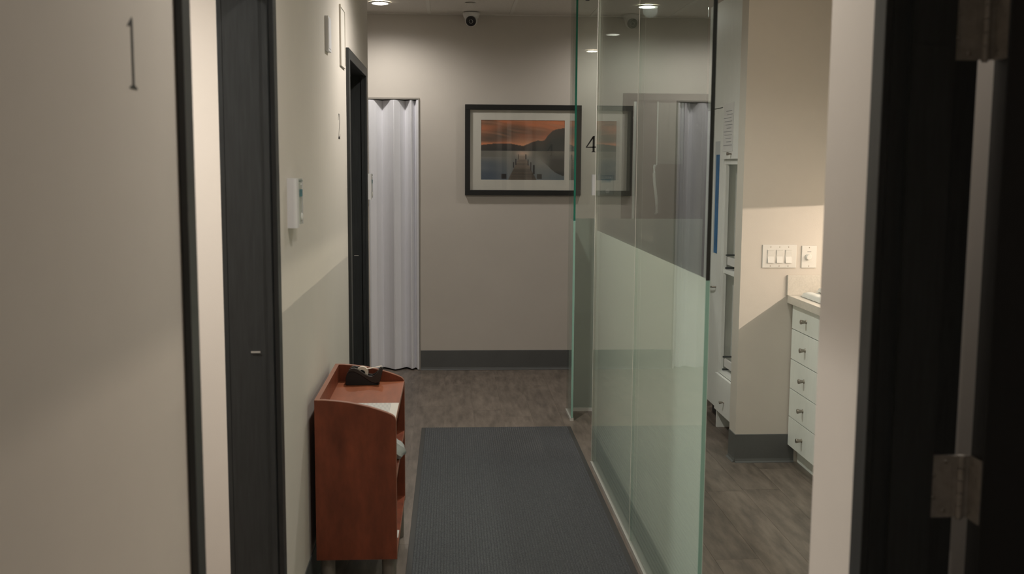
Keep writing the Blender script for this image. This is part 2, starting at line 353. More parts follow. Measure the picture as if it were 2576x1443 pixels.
# ------------------------------------------------------------------ glass partition
ZF, ZT = 1.217, 2.50
def glass_panel(label, d, plane, top, edge_up, edge_lo, near_edge=True, far_edge=True):
    """plane 'x': pane lies in a plane of constant X, d=(y0,y1); plane 'y': d=(x0,x1)"""
    a, b = d; th = 0.006
    if plane == 'x':
        c = XG; B = lambda s0, s1, n0, n1, z0, z1: (c+n0, c+n1, s0, s1, z0, z1); base = (c, (a+b)/2, 0)
    else:
        c = 6.391; B = lambda s0, s1, n0, n1, z0, z1: (s0, s1, c+n0, c+n1, z0, z1); base = ((a+b)/2, c, 0)
    t = thing('glass_panel', label, 'glass panel', base, 'glass panels of the partition')
    obj('pane', box_bm(*B(a+0.001, b-0.001, -th, th, 0.006, top)), M_glass, t)
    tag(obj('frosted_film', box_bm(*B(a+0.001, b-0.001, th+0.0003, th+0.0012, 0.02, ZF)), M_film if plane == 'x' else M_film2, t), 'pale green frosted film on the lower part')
    for flag, s in ((near_edge, a), (far_edge, b)):
        if not flag: continue
        s0, s1 = (s-0.0005, s+0.001) if s == a else (s-0.001, s+0.0005)
        obj('polished_edge', box_bm(*B(s0, s1, -th, th, ZF, top)), edge_up, t)
        obj('polished_edge', box_bm(*B(s0, s1, -th, th, 0.02, ZF)), edge_lo, t)
    obj('floor_channel', box_bm(*B(a, b, -0.011, 0.011, 0.0, 0.018)), M_chan, t)
    return t
M_joint = mat('glass_joint_pale', (0.85, 0.82, 0.76), 0.3)
glass_panel('tall clear glass panel with frosted lower part, nearest the open entrance', (2.905, 4.050), 'x', ZT, M_gedge_k, M_gedge_l, True, False)
glass_panel('tall glass panel with frosted lower part, farther of the pair beside the mat', (4.0505, 5.205), 'x', ZT, M_joint, M_joint, False, True)
glass_panel('narrow glass panel with dark green edge overlapping the framed picture', (6.13, 6.384), 'x', ZC, M_gedge, M_gedge_l, True, False)
glass_panel('glass panel facing the corridor with the number 4 on it', (XG+0.008, 1.572), 'y', ZC, M_gedge, M_gedge_l, False, False)
j_ = [o for o in C.objects if o.name.startswith('glass_panel')][1]
obj('silicone_joint', box_bm(XG-.0068, XG-.0058, 4.0490, 4.0530, 0.02, ZT), M_joint, j_)
obj('edge_seal', box_bm(XG-.0068, XG-.0058, 5.2010, 5.2055, 0.02, ZT), M_joint, j_)
ZR = ZT+0.002
tr = thing('sliding_rail', 'metal rail along the top of the glass partition with a black roller', 'rail', (XG, 4.3, ZT))
obj('rail', box_bm(XG-0.018, XG+0.018, 2.89, 5.78, ZR, ZR+0.05, bevel=0.002), M_chan, tr)
for yy in (3.1, 5.6): obj('rail_hanger', box_bm(XG-0.006, XG+0.006, yy, yy+.02, ZR+0.05, ZC), M_chan, tr)
bm = bmesh.new(); lathe(bm, [(0, -0.012), (0.030, -0.012), (0.034, -0.008), (0.034, 0.008), (0.030, 0.012), (0, 0.012)], (XG, 5.666, 2.455), (1, 0, 0)); bx(bm, XG-0.004, XG+0.004, 5.655, 5.677, 2.46, ZR)
obj('roller', bm, M_black, tr, True)

# ------------------------------------------------------------------ room numbers (serif digits built as outlines, 4 mm proud)
def digit(label, polys, place, h, wscale=1.0):
    """polys: outlines in a unit box (u right, v up, height 1); place(u,v,depth)->xyz"""
    bm = bmesh.new()
    for pts in polys:
        A = [bm.verts.new(place(u*h*wscale, v*h, 0.0)) for u, v in pts]; B = [bm.verts.new(place(u*h*wscale, v*h, 0.0008)) for u, v in pts]
        bm.faces.new(A); bm.faces.new(B[::-1]); n = len(pts)
        for i in range(n): bm.faces.new((A[i], B[i], B[(i+1) % n], A[(i+1) % n]))
    bmesh.ops.recalc_face_normals(bm, faces=bm.faces)
    return tag(obj('room_number', bm, M_ink), label, 'room number')
def strip(path, wid):
    """stroke with variable width -> one closed outline"""
    Lp, Rp = [], []
    for i, (x, y) in enumerate(path):
        x0, y0 = path[max(i-1, 0)]; x1, y1 = path[min(i+1, len(path)-1)]
        dx, dy = x1-x0, y1-y0; l = math.hypot(dx, dy); nx, ny = -dy/l, dx/l; ww = wid[i]/2
        Lp.append((x+nx*ww, y+ny*ww)); Rp.append((x-nx*ww, y-ny*ww))
    return [[Lp[i], Lp[i+1], Rp[i+1], Rp[i]] for i in range(len(path)-1)]
ONE = [[(-0.045, 0.05), (0.045, 0.05), (0.045, 0.93), (0.02, 1.0), (-0.045, 0.93)], [(-0.17, 0.0), (0.17, 0.0), (0.17, 0.025), (0.045, 0.06), (-0.045, 0.06), (-0.17, 0.025)], [(-0.19, 0.865), (-0.19, 0.845), (-0.045, 0.875), (-0.045, 0.93), (0.02, 1.0)]]
arc = [(-0.24, 0.74), (-0.215, 0.83), (-0.16, 0.92), (-0.06, 0.985), (0.05, 0.975), (0.15, 0.90), (0.19, 0.78), (0.165, 0.64), (0.08, 0.47), (-0.04, 0.29), (-0.15, 0.14), (-0.23, 0.04)]
TWO = strip(arc, [0.02, 0.03, 0.04, 0.045, 0.05, 0.075, 0.095, 0.09, 0.07, 0.05, 0.04, 0.03]) + [[(-0.27, 0.0), (0.25, 0.0), (0.30, 0.20), (0.275, 0.20), (0.22, 0.11), (-0.23, 0.09)]]
FOUR = [[(0.05, 0.04), (0.175, 0.04), (0.175, 1.0), (0.12, 1.0), (0.05, 0.90)], [(-0.03, 0.0), (0.255, 0.0), (0.255, 0.022), (0.175, 0.055), (0.05, 0.055), (-0.03, 0.022)],
        [(-0.37, 0.275), (0.34, 0.275), (0.34, 0.355), (-0.37, 0.318)], [(-0.37, 0.318), (-0.285, 0.318), (0.09, 0.86), (0.12, 1.0), (0.05, 0.97)]]
digit('black serif number 1 on the taupe wall before the first doorway', ONE, lambda u, v, d: (XL+d, 1.692+u, 1.656+v), 0.112)
digit('black serif number 2 on the cream wall before the second doorway', TWO, lambda u, v, d: (XL+d, 4.73+u, 1.654+v), 0.112, 1.15)
digit('black serif number 4 on the glass panel', FOUR, lambda u, v, d: (0.866+u, 6.384-d, 1.625+v), 0.100)

# ------------------------------------------------------------------ wall mounted fittings on the left wall
def dispenser(label, loc, facing):
    """white wall dispenser 8 cm wide; loc = wall point at its bottom centre; facing 'x' (out of left wall) or 'y' (towards the viewpoint)"""
    t = thing('wall_dispenser', label, 'dispenser', loc, 'white wall dispensers')
    L = Vector(loc)
    def P(s, d, z): return (L.x+d, L.y+s, L.z+z) if facing == 'x' else (L.x+s, L.y-d, L.z+z)
    wdt, dep, hgt = (0.15, 0.029, 0.152) if facing == 'x' else (0.134, 0.040, 0.127)
    def shell(s0, s1, d0, d1, z0, z1, m, name, rad=0.012, seg=5):
        bm = bmesh.new(); out = []
        for k in range(seg+1): a = math.pi/2*k/seg; out.append((s0+rad-rad*math.sin(math.pi/2-a), d1-rad+rad*math.sin(a)))
        for k in range(seg+1): a = math.pi/2*k/seg; out.append((s1-rad+rad*math.sin(a), d1-rad+rad*math.cos(a)))
        out = [(s0, d0)]+out+[(s1, d0)]
        A = [bm.verts.new(P(s, d, z0)) for s, d in out]; B = [bm.verts.new(P(s, d, z1)) for s, d in out]
        bm.faces.new(A); bm.faces.new(B[::-1]); n = len(out)
        for i in range(n): bm.faces.new((A[i], B[i], B[(i+1) % n], A[(i+1) % n]))
        bmesh.ops.recalc_face_normals(bm, faces=bm.faces)
        return obj(name, bm, m, t, True)
    hw = wdt/2
    M_dw = mat('dispenser_shell', (0.72, 0.71, 0.71), 0.25)
    shell(-hw, -hw*0.25, 0.0, dep, 0.0, hgt, M_dw, 'cover')
    shell(-hw*0.25, hw, 0.0, dep*0.97, 0.008, hgt*0.99, mat('dispenser_window', (0.42, 0.45, 0.41), 0.12), 'clear_front', 0.010)
    def dec(s0, s1, z0, z1, m, name, d=dep*0.97):
        bm = bmesh.new(); vs_ = [bm.verts.new(P(s, dd, z)) for s, dd, z in ((s0, d, z0), (s1, d, z0), (s1, d, z1), (s0, d, z1), (s0, d+0.0006, z0), (s1, d+0.0006, z0), (s1, d+0.0006, z1), (s0, d+0.0006, z1))]
        for f in ((0,3,2,1),(4,5,6,7),(0,1,5,4),(1,2,6,5),(2,3,7,6),(3,0,4,7)): bm.faces.new([vs_[i] for i in f])
        bmesh.ops.recalc_face_normals(bm, faces=bm.faces)
        return obj(name, bm, m, t)
    lb = dec(-hw*0.15, hw*0.70, hgt*0.62, hgt*0.77, mat('dispenser_label', (0.02, 0.16, 0.20), 0.35, var=0.6, vscale=70), 'blue_label')
    lb['label'] = 'small blue green label'
    dec(-hw*0.15, hw*0.85, hgt*0.93, hgt*0.955, mat('dispenser_dark_line', (0.12, 0.17, 0.16), 0.3), 'top_slot')
    bm = bmesh.new(); lathe(bm, [(0, -0.002), (0.012, -0.002), (0.013, 0.001), (0.009, 0.0035), (0, 0.004)], P(hw*0.40, dep*0.97, hgt*0.20), (1, 0, 0) if facing == 'x' else (0, -1, 0)); obj('push_button', bm, M_white, t, True)
    for k in range(3): dec(hw*(0.2+0.2*k), hw*(0.3+0.2*k), hgt*0.86, hgt*0.895, M_white, 'indicator')
    return t
dispenser('white wall dispenser with blue label beside the first doorway', (XL, 3.287, 1.345), 'x')
dispenser('white wall dispenser at the far corner of the left wall, by the folding door', (XL, 6.275, 1.335), 'x')
dispenser('white wall dispenser mounted on the glass below the number 4', (0.935, 6.385, 1.362), 'y')
t = thing('door_chime', 'white box chime high on the left wall', 'chime', (XL, 4.29, 1.99))
obj('housing', box_bm(XL, XL+0.014, 4.245, 4.345, 1.992, 2.128, bevel=0.001), mat('chime_white', (0.82, 0.81, 0.84), 0.5), t)
obj('grille', box_bm(XL+0.014, XL+0.0155, 4.255, 4.335, 2.002, 2.118, bevel=0.001), mat('chime_face', (0.84, 0.83, 0.87), 0.5), t)
mat('panel_frame', (0.61, 0.565, 0.50), 0.5)
t = thing('access_panel', 'white framed access panel high on the wall before the second doorway', 'access panel', (XL, 4.89, 1.985))
for d in ((4.79, 4.80, 1.985, 2.255), (4.98, 4.99, 1.985, 2.255)): obj('frame_side', box_bm(XL, XL+0.008, *d), MATS['panel_frame'], t)
for d in ((4.80, 4.98, 1.985, 1.996), (4.80, 4.98, 2.244, 2.255)): obj('frame_rail', box_bm(XL, XL+0.008, *d), MATS['panel_frame'], t)
obj('panel', box_bm(XL, XL+0.005, 4.801, 4.979, 1.997, 2.243), mat('panel_white', (0.60, 0.565, 0.51), 0.5), t)

# ------------------------------------------------------------------ ceiling fittings
t = thing('security_camera', 'white turret security camera with black lens on the ceiling', 'camera', (0.147, 7.63, ZC))
bm = bmesh.new(); lathe(bm, [(0, 0.0), (0.060, 0.0), (0.062, -0.006), (0.056, -0.030), (0.046, -0.044), (0.030, -0.050), (0, -0.050)], (0.147, 7.63, ZC)); obj('mount', bm, M_white, t, True)
bm = bmesh.new(); bmesh.ops.create_uvsphere(bm, u_segments=24, v_segments=16, radius=0.046, matrix=Matrix.Translation((0.147, 7.622, ZC-0.052))); ball = obj('ball', bm, M_white, t, True)
cdir = Vector((-0.06, -0.93, -0.36)).normalized(); cc = Vector((0.147, 7.622, ZC-0.052))
bm = bmesh.new(); lathe(bm, [(0.0, 0.0435), (0.022, 0.0435), (0.0355, 0.041), (0.037, 0.036), (0.0365, 0.026)], cc, cdir); obj('face', bm, M_black, t, True)
bm = bmesh.new(); lathe(bm, [(0.0, 0.047), (0.010, 0.046), (0.013, 0.043)], cc, cdir); obj('lens', bm, mat('camera_lens', (0.015, 0.016, 0.018), 0.25), t, True)
bm = bmesh.new(); lathe(bm, [(0, 0), (0.036, 0), (0.036, -0.004), (0.030, -0.006), (0.028, -0.010), (0, -0.011)], (0.132, 7.19, ZC)); tag(obj('sprinkler_cover', bm, M_tee, None, True), 'small round white cover on the ceiling above the security camera', 'ceiling cover')

# ------------------------------------------------------------------ framed picture
t = thing('framed_picture', 'black framed print of a pier on a lake at sunset, on the end wall', 'picture', (0.536, YB, 1.32))
PX0, PX1, PZ0, PZ1, FW = 0.105, 0.968, 1.321, 1.986, 0.038
M_pf = mat('black_frame', (0.012, 0.012, 0.012), 0.4)
obj('frame_rail', box_bm(PX0, PX1, YB-0.028, YB, PZ1-FW, PZ1, bevel=0.002), M_pf, t); obj('frame_rail', box_bm(PX0, PX1, YB-0.028, YB, PZ0, PZ0+FW, bevel=0.002), M_pf, t)
obj('frame_stile', box_bm(PX0, PX0+FW, YB-0.0278, YB, PZ0+FW, PZ1-FW), M_pf, t); obj('frame_stile', box_bm(PX1-FW, PX1, YB-0.0278, YB, PZ0+FW, PZ1-FW), M_pf, t)
obj('backing', box_bm(PX0+FW, PX1-FW, YB-0.006, YB-0.001, PZ0+FW, PZ1-FW), M_pf, t)
QX0, QX1, QZ0, QZ1 = 0.224, 0.845, 1.436, 1.874
bm = bmesh.new(); i0 = (PX0+FW, PX1-FW, PZ0+FW, PZ1-FW)
for d in ((i0[0], i0[1], QZ1, i0[3]), (i0[0], i0[1], i0[2], QZ0), (i0[0], QX0, QZ0, QZ1), (QX1, i0[1], QZ0, QZ1)): bx(bm, d[0], d[1], YB-0.010, YB-0.006, d[2], d[3])
obj('mount_board', bm, mat('picture_mount', (0.82, 0.80, 0.72), 0.7), t)
def lerp(a, b, k): return a+(b-a)*k
def lerp3(a, b, k): k = max(0, min(1, k)); return tuple(lerp(x, y, k) for x, y in zip(a, b))
RIDGE = [(0, .42), (.1, .40), (.2, .39), (.35, .39), (.45, .42), (.51, .43), (.6, .37), (.68, .335), (.72, .345), (.76, .33), (.8, .25), (.85, .175), (.9, .145), (1, .125)]
def ridge(u):
    for (a, va), (b, vb) in zip(RIDGE, RIDGE[1:]):
        if u <= b: return lerp(va, vb, (u-a)/(b-a))
    return .125
def paint(u, v):
    """sRGB 0-255 colour of the print; v from the top"""
    n = math.sin(u*9+v*7+math.sin(v*13+u*4)*1.3)*0.5+math.sin(u*21-v*17)*0.25
    if v < 0.515:
        if v > ridge(u):
            c = lerp3((70, 58, 52), (52, 50, 48), (v-ridge(u))*5 if u > .5 else (v-ridge(u))*8)
        else:
            glow = math.exp(-((u-.5)**2/.06+(v-.40)**2/.012))
            c = lerp3((196, 112, 72), (150, 88, 68), v*2.0)
            c = lerp3(c, (214, 150, 112), glow*.8)
            cl = math.exp(-((u-.38)**2/.045+(v-.17)**2/.018))+0.9*math.exp(-((u-.12)**2/.05+(v-.30)**2/.012))+0.7*math.exp(-((u-.08)**2/.02+(v-.04)**2/.004))+.5*math.exp(-((u-.68)**2/.02+(v-.2)**2/.01))
            st = math.sin((v-u*.22)*38+math.sin(u*11)*1.2)*.5+math.sin((v-u*.3)*71+u*9)*.3
            c = lerp3(c, (92, 74, 62), cl*0.9+n*0.14+st*.16)
            c = lerp3(c, (188, 124, 92), max(0, st-.2)*.75)
            c = lerp3(c, (206, 120, 80), max(0, math.exp(-((v-.40+.02*u)**2/.0006))*(1-u*1.5)))
    else:
        k = (v-.515)/.485
        c = lerp3((128, 118, 106), (98, 100, 102), k)
        c = lerp3(c, (196, 160, 138), math.exp(-((u-.50)**2/.006+(v-.555)**2/.003)))
        bl = max(0, min(1, (.36-u)*4))*max(0, min(1, (v-.62)*6)); c = lerp3(c, (70, 78, 90), bl*.95)
        c = lerp3(c, (122, 118, 112), math.exp(-((v-.80-.1*u)**2/.004))*max(0, .35-u)*1.6)
        if v < .62: c = lerp3(c, (92, 86, 80), .5*max(0, min(1, abs(u-.5)*4-.5)))
        if u > .60: c = lerp3(c, (98, 88, 78), min(1, (u-.60)*6)*max(0, 1-k*2.2))
        edge = .64+.30*min(1, max(0, (u-.70)/.28))**.8+.012*math.sin(u*30)
        if u > .70 and v < edge: c = lerp3(c, (62, 56, 52), min(1, (u-.70)*7)*min(1, max(0, (v-.53)*7)))
        c = lerp3(c, (140, 128, 118), math.exp(-((u-.72)**2/.01+(v-.70)**2/.006))*.5)
        if v > .6:
            kk = (v-.6)/.4; l = lerp(.452, .325, kk**1.15); r = lerp(.532, .665, kk**1.15)
            if l < u < r:
                c = lerp3((150, 128, 112), (84, 72, 62), kk*1.4)
                if (kk**.6*26) % 1 < .22: c = lerp3(c, (50, 44, 40), .5)
        for (pu, pv0, pv1, pw) in ((.447, .575, .66, .012), (.537, .575, .66, .012), (.415, .645, .75, .014), (.565, .66, .76, .014), (.39, .70, .80, .015), (.598, .70, .84, .015), (.632, .75, .90, .018), (.27, .90, .985, .06), (.70, .90, .985, .06)):
            if abs(u-pu) < pw/2 and pv0 < v < pv1: c = (50, 44, 42)
    return c
def lin(c): c = c/255; return c/12.92 if c <= 0.04045 else ((c+0.055)/1.055)**2.4
NU, NV = 150, 106
verts, faces, cols = [], [], []
for j in range(NV+1):
    for i in range(NU+1):
        u, v = i/NU, j/NV; verts.append((QX0+(QX1-QX0)*u, YB-0.0068, QZ1-(QZ1-QZ0)*v)); cols.append(paint(u, v))
for j in range(NV):
    for i in range(NU): a = j*(NU+1)+i; faces.append((a, a+NU+1, a+NU+2, a+1))
me = bpy.data.meshes.new('print'); me.from_pydata(verts, [], faces)
ca = me.color_attributes.new('ink', 'FLOAT_COLOR', 'POINT')
for k, c in enumerate(cols): ca.data[k].color = (lin(c[0])*1.55, lin(c[1])*1.75, lin(c[2])*1.85, 1)
m = mat('printed_photo', (0.5, 0.5, 0.5), 0.6); at = m.node_tree.nodes.new('ShaderNodeAttribute'); at.attribute_name = 'ink'
m.node_tree.links.new(at.outputs['Color'], m.node_tree.nodes['Principled BSDF'].inputs['Base Color'])
tag(obj('print', me, m, t), 'orange sunset sky over dark hills, grey lake and wooden pier')
obj('glazing', box_bm(i0[0], i0[1], YB-0.0165, YB-0.0145, i0[2], i0[3]), glass_mat('picture_glazing', (0.97, 0.97, 0.97)), t)

# ------------------------------------------------------------------ ribbed mat
MX0, MX1, MY0, MY1 = -0.172, 0.7105, 2.6, 5.985
t = thing('floor_mat', 'dark grey ribbed entrance mat running along the glass', 'mat', ((MX0+MX1)/2, (MY0+MY1)/2, 0))
M_rub = mat('mat_rubber', (0.040, 0.040, 0.038), 0.6)
M_pile = mat('mat_pile', (0.074, 0.079, 0.083), 0.95, var=0.75, vscale=190, bump=0.7, bscale=420)
obj('rubber_backing', box_bm(MX0, MX1, MY0, MY1, 0.0, 0.004, bevel=0.0015), M_rub, t)
bm = bmesh.new(); nr = 70; a0, a1 = MX0+0.022, MX1-0.022; prof = []
for k in range(nr):
    c = a0+(a1-a0)*(k+.5)/nr; hw = (a1-a0)/nr/2
    prof += [(c-hw, 0.0045), (c-hw*0.62, 0.0058), (c-hw*0.42, 0.0072), (c+hw*0.42, 0.0072), (c+hw*0.62, 0.0058)]
prof.append((a1, 0.0045))
y0m, y1m = MY0+0.022, MY1-0.010
rows = [[bm.verts.new((x, y, z)) for x, z in prof] for y in (y0m, y1m)]
for i in range(len(prof)-1): bm.faces.new((rows[0][i], rows[0][i+1], rows[1][i+1], rows[1][i]))
base0 = [bm.verts.new((a0, y, 0.004)) for y in (y0m, y1m)]; base1 = [bm.verts.new((a1, y, 0.004)) for y in (y0m, y1m)]
bm.faces.new(rows[0]+[base1[0], base0[0]]); bm.faces.new(rows[1]+[base1[1], base0[1]])
bm.faces.new((rows[0][0], rows[1][0], base0[1], base0[0])); bm.faces.new((rows[0][-1], rows[1][-1], base1[1], base1[0])); bm.faces.new((base0[0], base0[1], base1[1], base1[0]))
bmesh.ops.recalc_face_normals(bm, faces=bm.faces)
tag(obj('ribbed_pile', bm, M_pile, t), 'ribbed charcoal carpet pile', kind='stuff')

# ------------------------------------------------------------------ bookcase
KX0, KX1, KY0, KY1, KZ0 = -0.475, -0.192, 3.562, 4.233, 0.148
t = thing('bookcase', 'low cherry wood bookcase with curved sides against the left wall', 'bookcase', ((KX0+KX1)/2, (KY0+KY1)/2, 0))
side = [(KX0, KZ0), (KX0, .725), (-.44, .7245), (-.40, .721), (-.36, .716), (-.324, .709), (-.29, .701), (-.255, .690), (-.225, .679), (-.205, .670), (-.197, .663), (KX1, .652), (KX1, KZ0)]
for a, b in ((KY0, KY0+.018), (KY1-.018, KY1)):
    bm = bmesh.new(); prism(bm, side, 'y', a, b)
    s_ = obj('side_panel', bm, M_cherry, t)
    bm = bmesh.new()
    top = side[1:12]; e = 0.0012
    for (p, q) in zip(top, top[1:]):
        v = [bm.verts.new((p[0], a-.0002, p[1]+e)), bm.verts.new((q[0], a-.0002, q[1]+e)), bm.verts.new((q[0], b+.0002, q[1]+e)), bm.verts.new((p[0], b+.0002, p[1]+e)),
             bm.verts.new((p[0], a-.0002, p[1]-e)), bm.verts.new((q[0], a-.0002, q[1]-e)), bm.verts.new((q[0], b+.0002, q[1]-e)), bm.verts.new((p[0], b+.0002, p[1]-e))]
        for f in ((0,1,2,3),(4,7,6,5),(0,4,5,1),(2,6,7,3),(1,5,6,2),(3,7,4,0)): bm.faces.new([v[i] for i in f])
    bx(bm, KX1-.0012, KX1+.0008, a-.0002, b+.0002, KZ0, .651)
    obj('edge_band', bm, M_cherry_e, s_)
ins = (KY0+.018, KY1-.018)
bk = obj('back_panel', box_bm(KX0, KX0+.016, *ins, KZ0, .725), M_cherry, t); obj('edge_band', box_bm(KX0-.0002, KX0+.0162, *ins, .7235, .7258), M_cherry_e, bk)
for nm, z in (('top_shelf', .655), ('middle_shelf', .448), ('bottom_shelf', .168)):
    sh = obj(nm, box_bm(KX0+.016, KX1-.002, *ins, z-.018, z), M_cherry if nm != 'top_shelf' else mat('cherry_top', (0.25, 0.075, 0.030), 0.5, spec=0.3, var=0.2, vscale=7, stretch=(4, 0.8, 4)), t)
    obj('edge_band', box_bm(KX1-.002, KX1-.0005, *ins, z-.018, z), M_cherry_e, sh)
M_leg = mat('taupe_leg', (0.22, 0.19, 0.16), 0.45, metal=0.2)
for lx in (-0.44, -0.222):
    for ly in (KY0+.04, KY1-.04):
        bm = bmesh.new(); lathe(bm, [(0, 0), (.022, 0), (.025, .004), (.026, .14), (.026, .148), (0, .148)], (lx, ly, 0)); obj('leg', bm, M_leg, t, True)

# tape dispenser on the top shelf
TXo, TYo, TZo = -0.425, 4.135, 0.6555
t = thing('tape_dispenser', 'black desktop tape dispenser on top of the bookcase', 'tape dispenser', (TXo+.07, TYo+.027, TZo))
upr = [(.010, .052), (.014, .062), (.024, .069), (.036, .070), (.050, .065), (.064, .055), (.080, .044), (.094, .037), (.106, .036), (.117, .041), (.127, .051), (.137, .064), (.144, .073), (.149, .071), (.148, .057), (.143, .034), (.137, .012)]
low = [(.0, .004), (.001, .028), (.006, .047), (.018, .056), (.034, .057), (.050, .050), (.066, .040), (.084, .027), (.102, .015), (.120, .009), (.133, .007), (.132, .0), (.004, .0)]
bm = bmesh.new(); prism(bm, [(TXo+a, TZo+b) for a, b in low], 'y', TYo, TYo+.056); bmesh.ops.bevel(bm, geom=list(bm.edges), offset=.0015, segments=2, affect='EDGES'); obj('weighted_base', bm, mat('tape_base_black', (0.008, 0.008, 0.008), 0.6), t)
shellp = upr+[(.120, .0095), (.102, .0155), (.084, .0275), (.066, .0405), (.050, .0505), (.034, .0575), (.018, .0565)]
M_tb = mat('tape_shell_grey', (0.030, 0.029, 0.027), 0.28)
for ya, yb_ in ((TYo-.002, TYo+.016), (TYo+.040, TYo+.058)):
    bm = bmesh.new(); prism(bm, [(TXo+a, TZo+b) for a, b in shellp], 'y', ya, yb_); obj('shell', bm, M_tb, t)
bm = bmesh.new(); prism(bm, [(TXo+a, TZo+b) for a, b in [(.110, .022), (.117, .036), (.127, .049), (.137, .062), (.144, .0725), (.149, .0705), (.147, .055), (.141, .030), (.135, .010), (.115, .010)]], 'y', TYo+.016, TYo+.040); obj('nose', bm, M_tb, t)
bm = bmesh.new(); lathe(bm, [(.012, -.010), (.0245, -.010), (.0245, .010), (.012, .010), (.012, -.010)], (TXo+.066, TYo+.028, TZo+.048), (0, 1, 0), 28); obj('tape_roll', bm, mat('tape_white', (0.70, 0.62, 0.52), 0.4), t, True)
bm = bmesh.new(); prism(bm, [(TXo+.085, TZo+.0625), (TXo+.1445, TZo+.0742), (TXo+.1445, TZo+.0736), (TXo+.085, TZo+.0617)], 'y', TYo+.019, TYo+.037); obj('tape_strip', bm, MATS['tape_white'], t)
obj('cutter', box_bm(TXo+.1435, TXo+.1500, TYo+.016, TYo+.040, TZo+.070, TZo+.0735), M_chrome, t)

# lined sheet of paper on the top shelf
def sheet_mat(name, axis, freq, margin=None):
    m = mat(name, (0.62, 0.60, 0.55), 0.7); N = m.node_tree.nodes; L = m.node_tree.links; b = N['Principled BSDF']
    tc = N.new('ShaderNodeTexCoord'); wv = N.new('ShaderNodeTexWave'); wv.bands_direction = axis; wv.inputs['Scale'].default_value = freq; wv.inputs['Distortion'].default_value = 0
    L.new(tc.outputs['Generated'], wv.inputs['Vector'])
    rp = N.new('ShaderNodeValToRGB'); rp.color_ramp.elements[0].position = 0.12; rp.color_ramp.elements[0].color = (0.30, 0.31, 0.32, 1); rp.color_ramp.elements[1].position = 0.45; rp.color_ramp.elements[1].color = (0.62, 0.60, 0.55, 1)
    L.new(wv.outputs['Color'], rp.inputs[0])
    sx = N.new('ShaderNodeSeparateXYZ'); L.new(tc.outputs['Generated'], sx.inputs[0])
    gt = N.new('ShaderNodeMath'); gt.operation = 'GREATER_THAN'; gt.inputs[1].default_value = margin or 2.0; L.new(sx.outputs['X'], gt.inputs[0])
    mx = N.new('ShaderNodeMix'); mx.data_type = 'RGBA'; L.new(gt.outputs[0], mx.inputs['Factor']); L.new(rp.outputs[0], mx.inputs['A']); mx.inputs['B'].default_value = (0.64, 0.61, 0.55, 1)
    L.new(mx.outputs['Result'], b.inputs['Base Color'])
    return m
tag(obj('ruled_sheet', box_bm(-.455, -.194, KY0+.020, 3.812, .6552, .6575, bevel=.0003), sheet_mat('ruled_paper', 'X', 17.0, 0.90)), 'white ruled sheet of paper on top of the bookcase', 'paper')
tag(obj('paper_slip', box_bm(-.36, -.1955, 3.72, 3.80, .1682, .1695), mat('slip_paper', (0.6, 0.58, 0.54), 0.7)), 'white paper slip on the bottom shelf of the bookcase', 'paper')

# crumpled clear plastic bag on the middle shelf
bm = bmesh.new(); bmesh.ops.create_icosphere(bm, subdivisions=3, radius=1.0)
rr = random.Random(3)
for v in bm.verts:
    k = 1+0.14*math.sin(v.co.x*5+v.co.y*4+1)*math.sin(v.co.z*4+v.co.y*3)+0.02*rr.uniform(-1, 1)
    v.co = Vector((v.co.x*0.060*k-0.236-.022*v.co.z, v.co.y*0.060*k+3.80, max(0.4485, 0.493+v.co.z*0.044*k)))
    v.co.x = max(v.co.x, -0.31); v.co.y = max(v.co.y, 3.60)
tag(obj('plastic_bag', bm, mat('cloudy_plastic', (0.40, 0.41, 0.40), 0.3), None, True), 'crumpled cloudy plastic bag on the middle shelf of the bookcase', 'plastic bag')

# ------------------------------------------------------------------ tall cabinet beyond the switch wall
KF = 1.58
def knob(bm, p, length=0.027, r0=0.0045, r1=0.009):
    lathe(bm, [(0, 0), (r0*1.5, 0), (r0, .004), (r0, .008), (r1*0.8, length*.6), (r1, length*.92), (r1*0.9, length), (0, length)], p, (-1, 0, 0), 16)
t = thing('tall_cabinet', 'white tall cabinet with closed door, blue poster and long pull', 'cabinet', (1.9, 6.16, 0))
M_toe = mat('dark_toe_kick', (0.05, 0.05, 0.05), 0.6)
obj('carcass', boxes_bm((1.6, 2.19, 5.955, 5.973, .115, 2.5), (1.582, 2.19, 5.957, 5.974, 0, .113), (1.60, 2.19, 6.352, 6.37, .1, 2.5), (1.602, 2.19, 5.973, 6.352, 2.482, 2.5), (1.602, 2.19, 5.973, 6.352, .1, .118), (2.172, 2.19, 5.973, 6.352, .118, 2.482)), M_lam, t)
obj('toe_kick', box_bm(1.66, 1.675, 5.975, 6.37, 0, .1), M_toe, t)
dA = obj('door', box_bm(KF, KF+.019, 5.957, 6.368, .115, 1.881, bevel=.001), M_lam, t)
obj('upper_door', box_bm(KF, KF+.019, 5.957, 6.368, 1.886, 2.5, bevel=.001), M_lam, t)
bm = bmesh.new(); tube(bm, [(KF, 6.055, .83), (KF-.020, 6.058, .829), (KF-.027, 6.085, .826), (KF-.029, 6.135, .824), (KF-.027, 6.185, .822), (KF-.020, 6.212, .821), (KF, 6.215, .82)], .005); obj('handle', bm, M_steel, dA, True)
t = thing('shelf_cabinet', 'white tall cabinet with open middle shelves between switch wall and closed cabinet', 'cabinet', (1.9, 5.65, 0))
B0, B1 = 5.345, 5.952
obj('carcass', boxes_bm((KF, 2.19, B1-.018, B1, .115, 2.5), (KF, 2.19, B0, B0+.018, .115, 2.5), (KF+.02, 2.19, B0+.018, B1-.018, 2.482, 2.5), (KF, 2.19, B0+.018, B1-.018, 1.555, 1.584), (KF, 2.19, B0+.018, B1-.018, .337, .355), (2.172, 2.19, B0+.018, B1-.018, .115, 2.482)), M_lam, t)
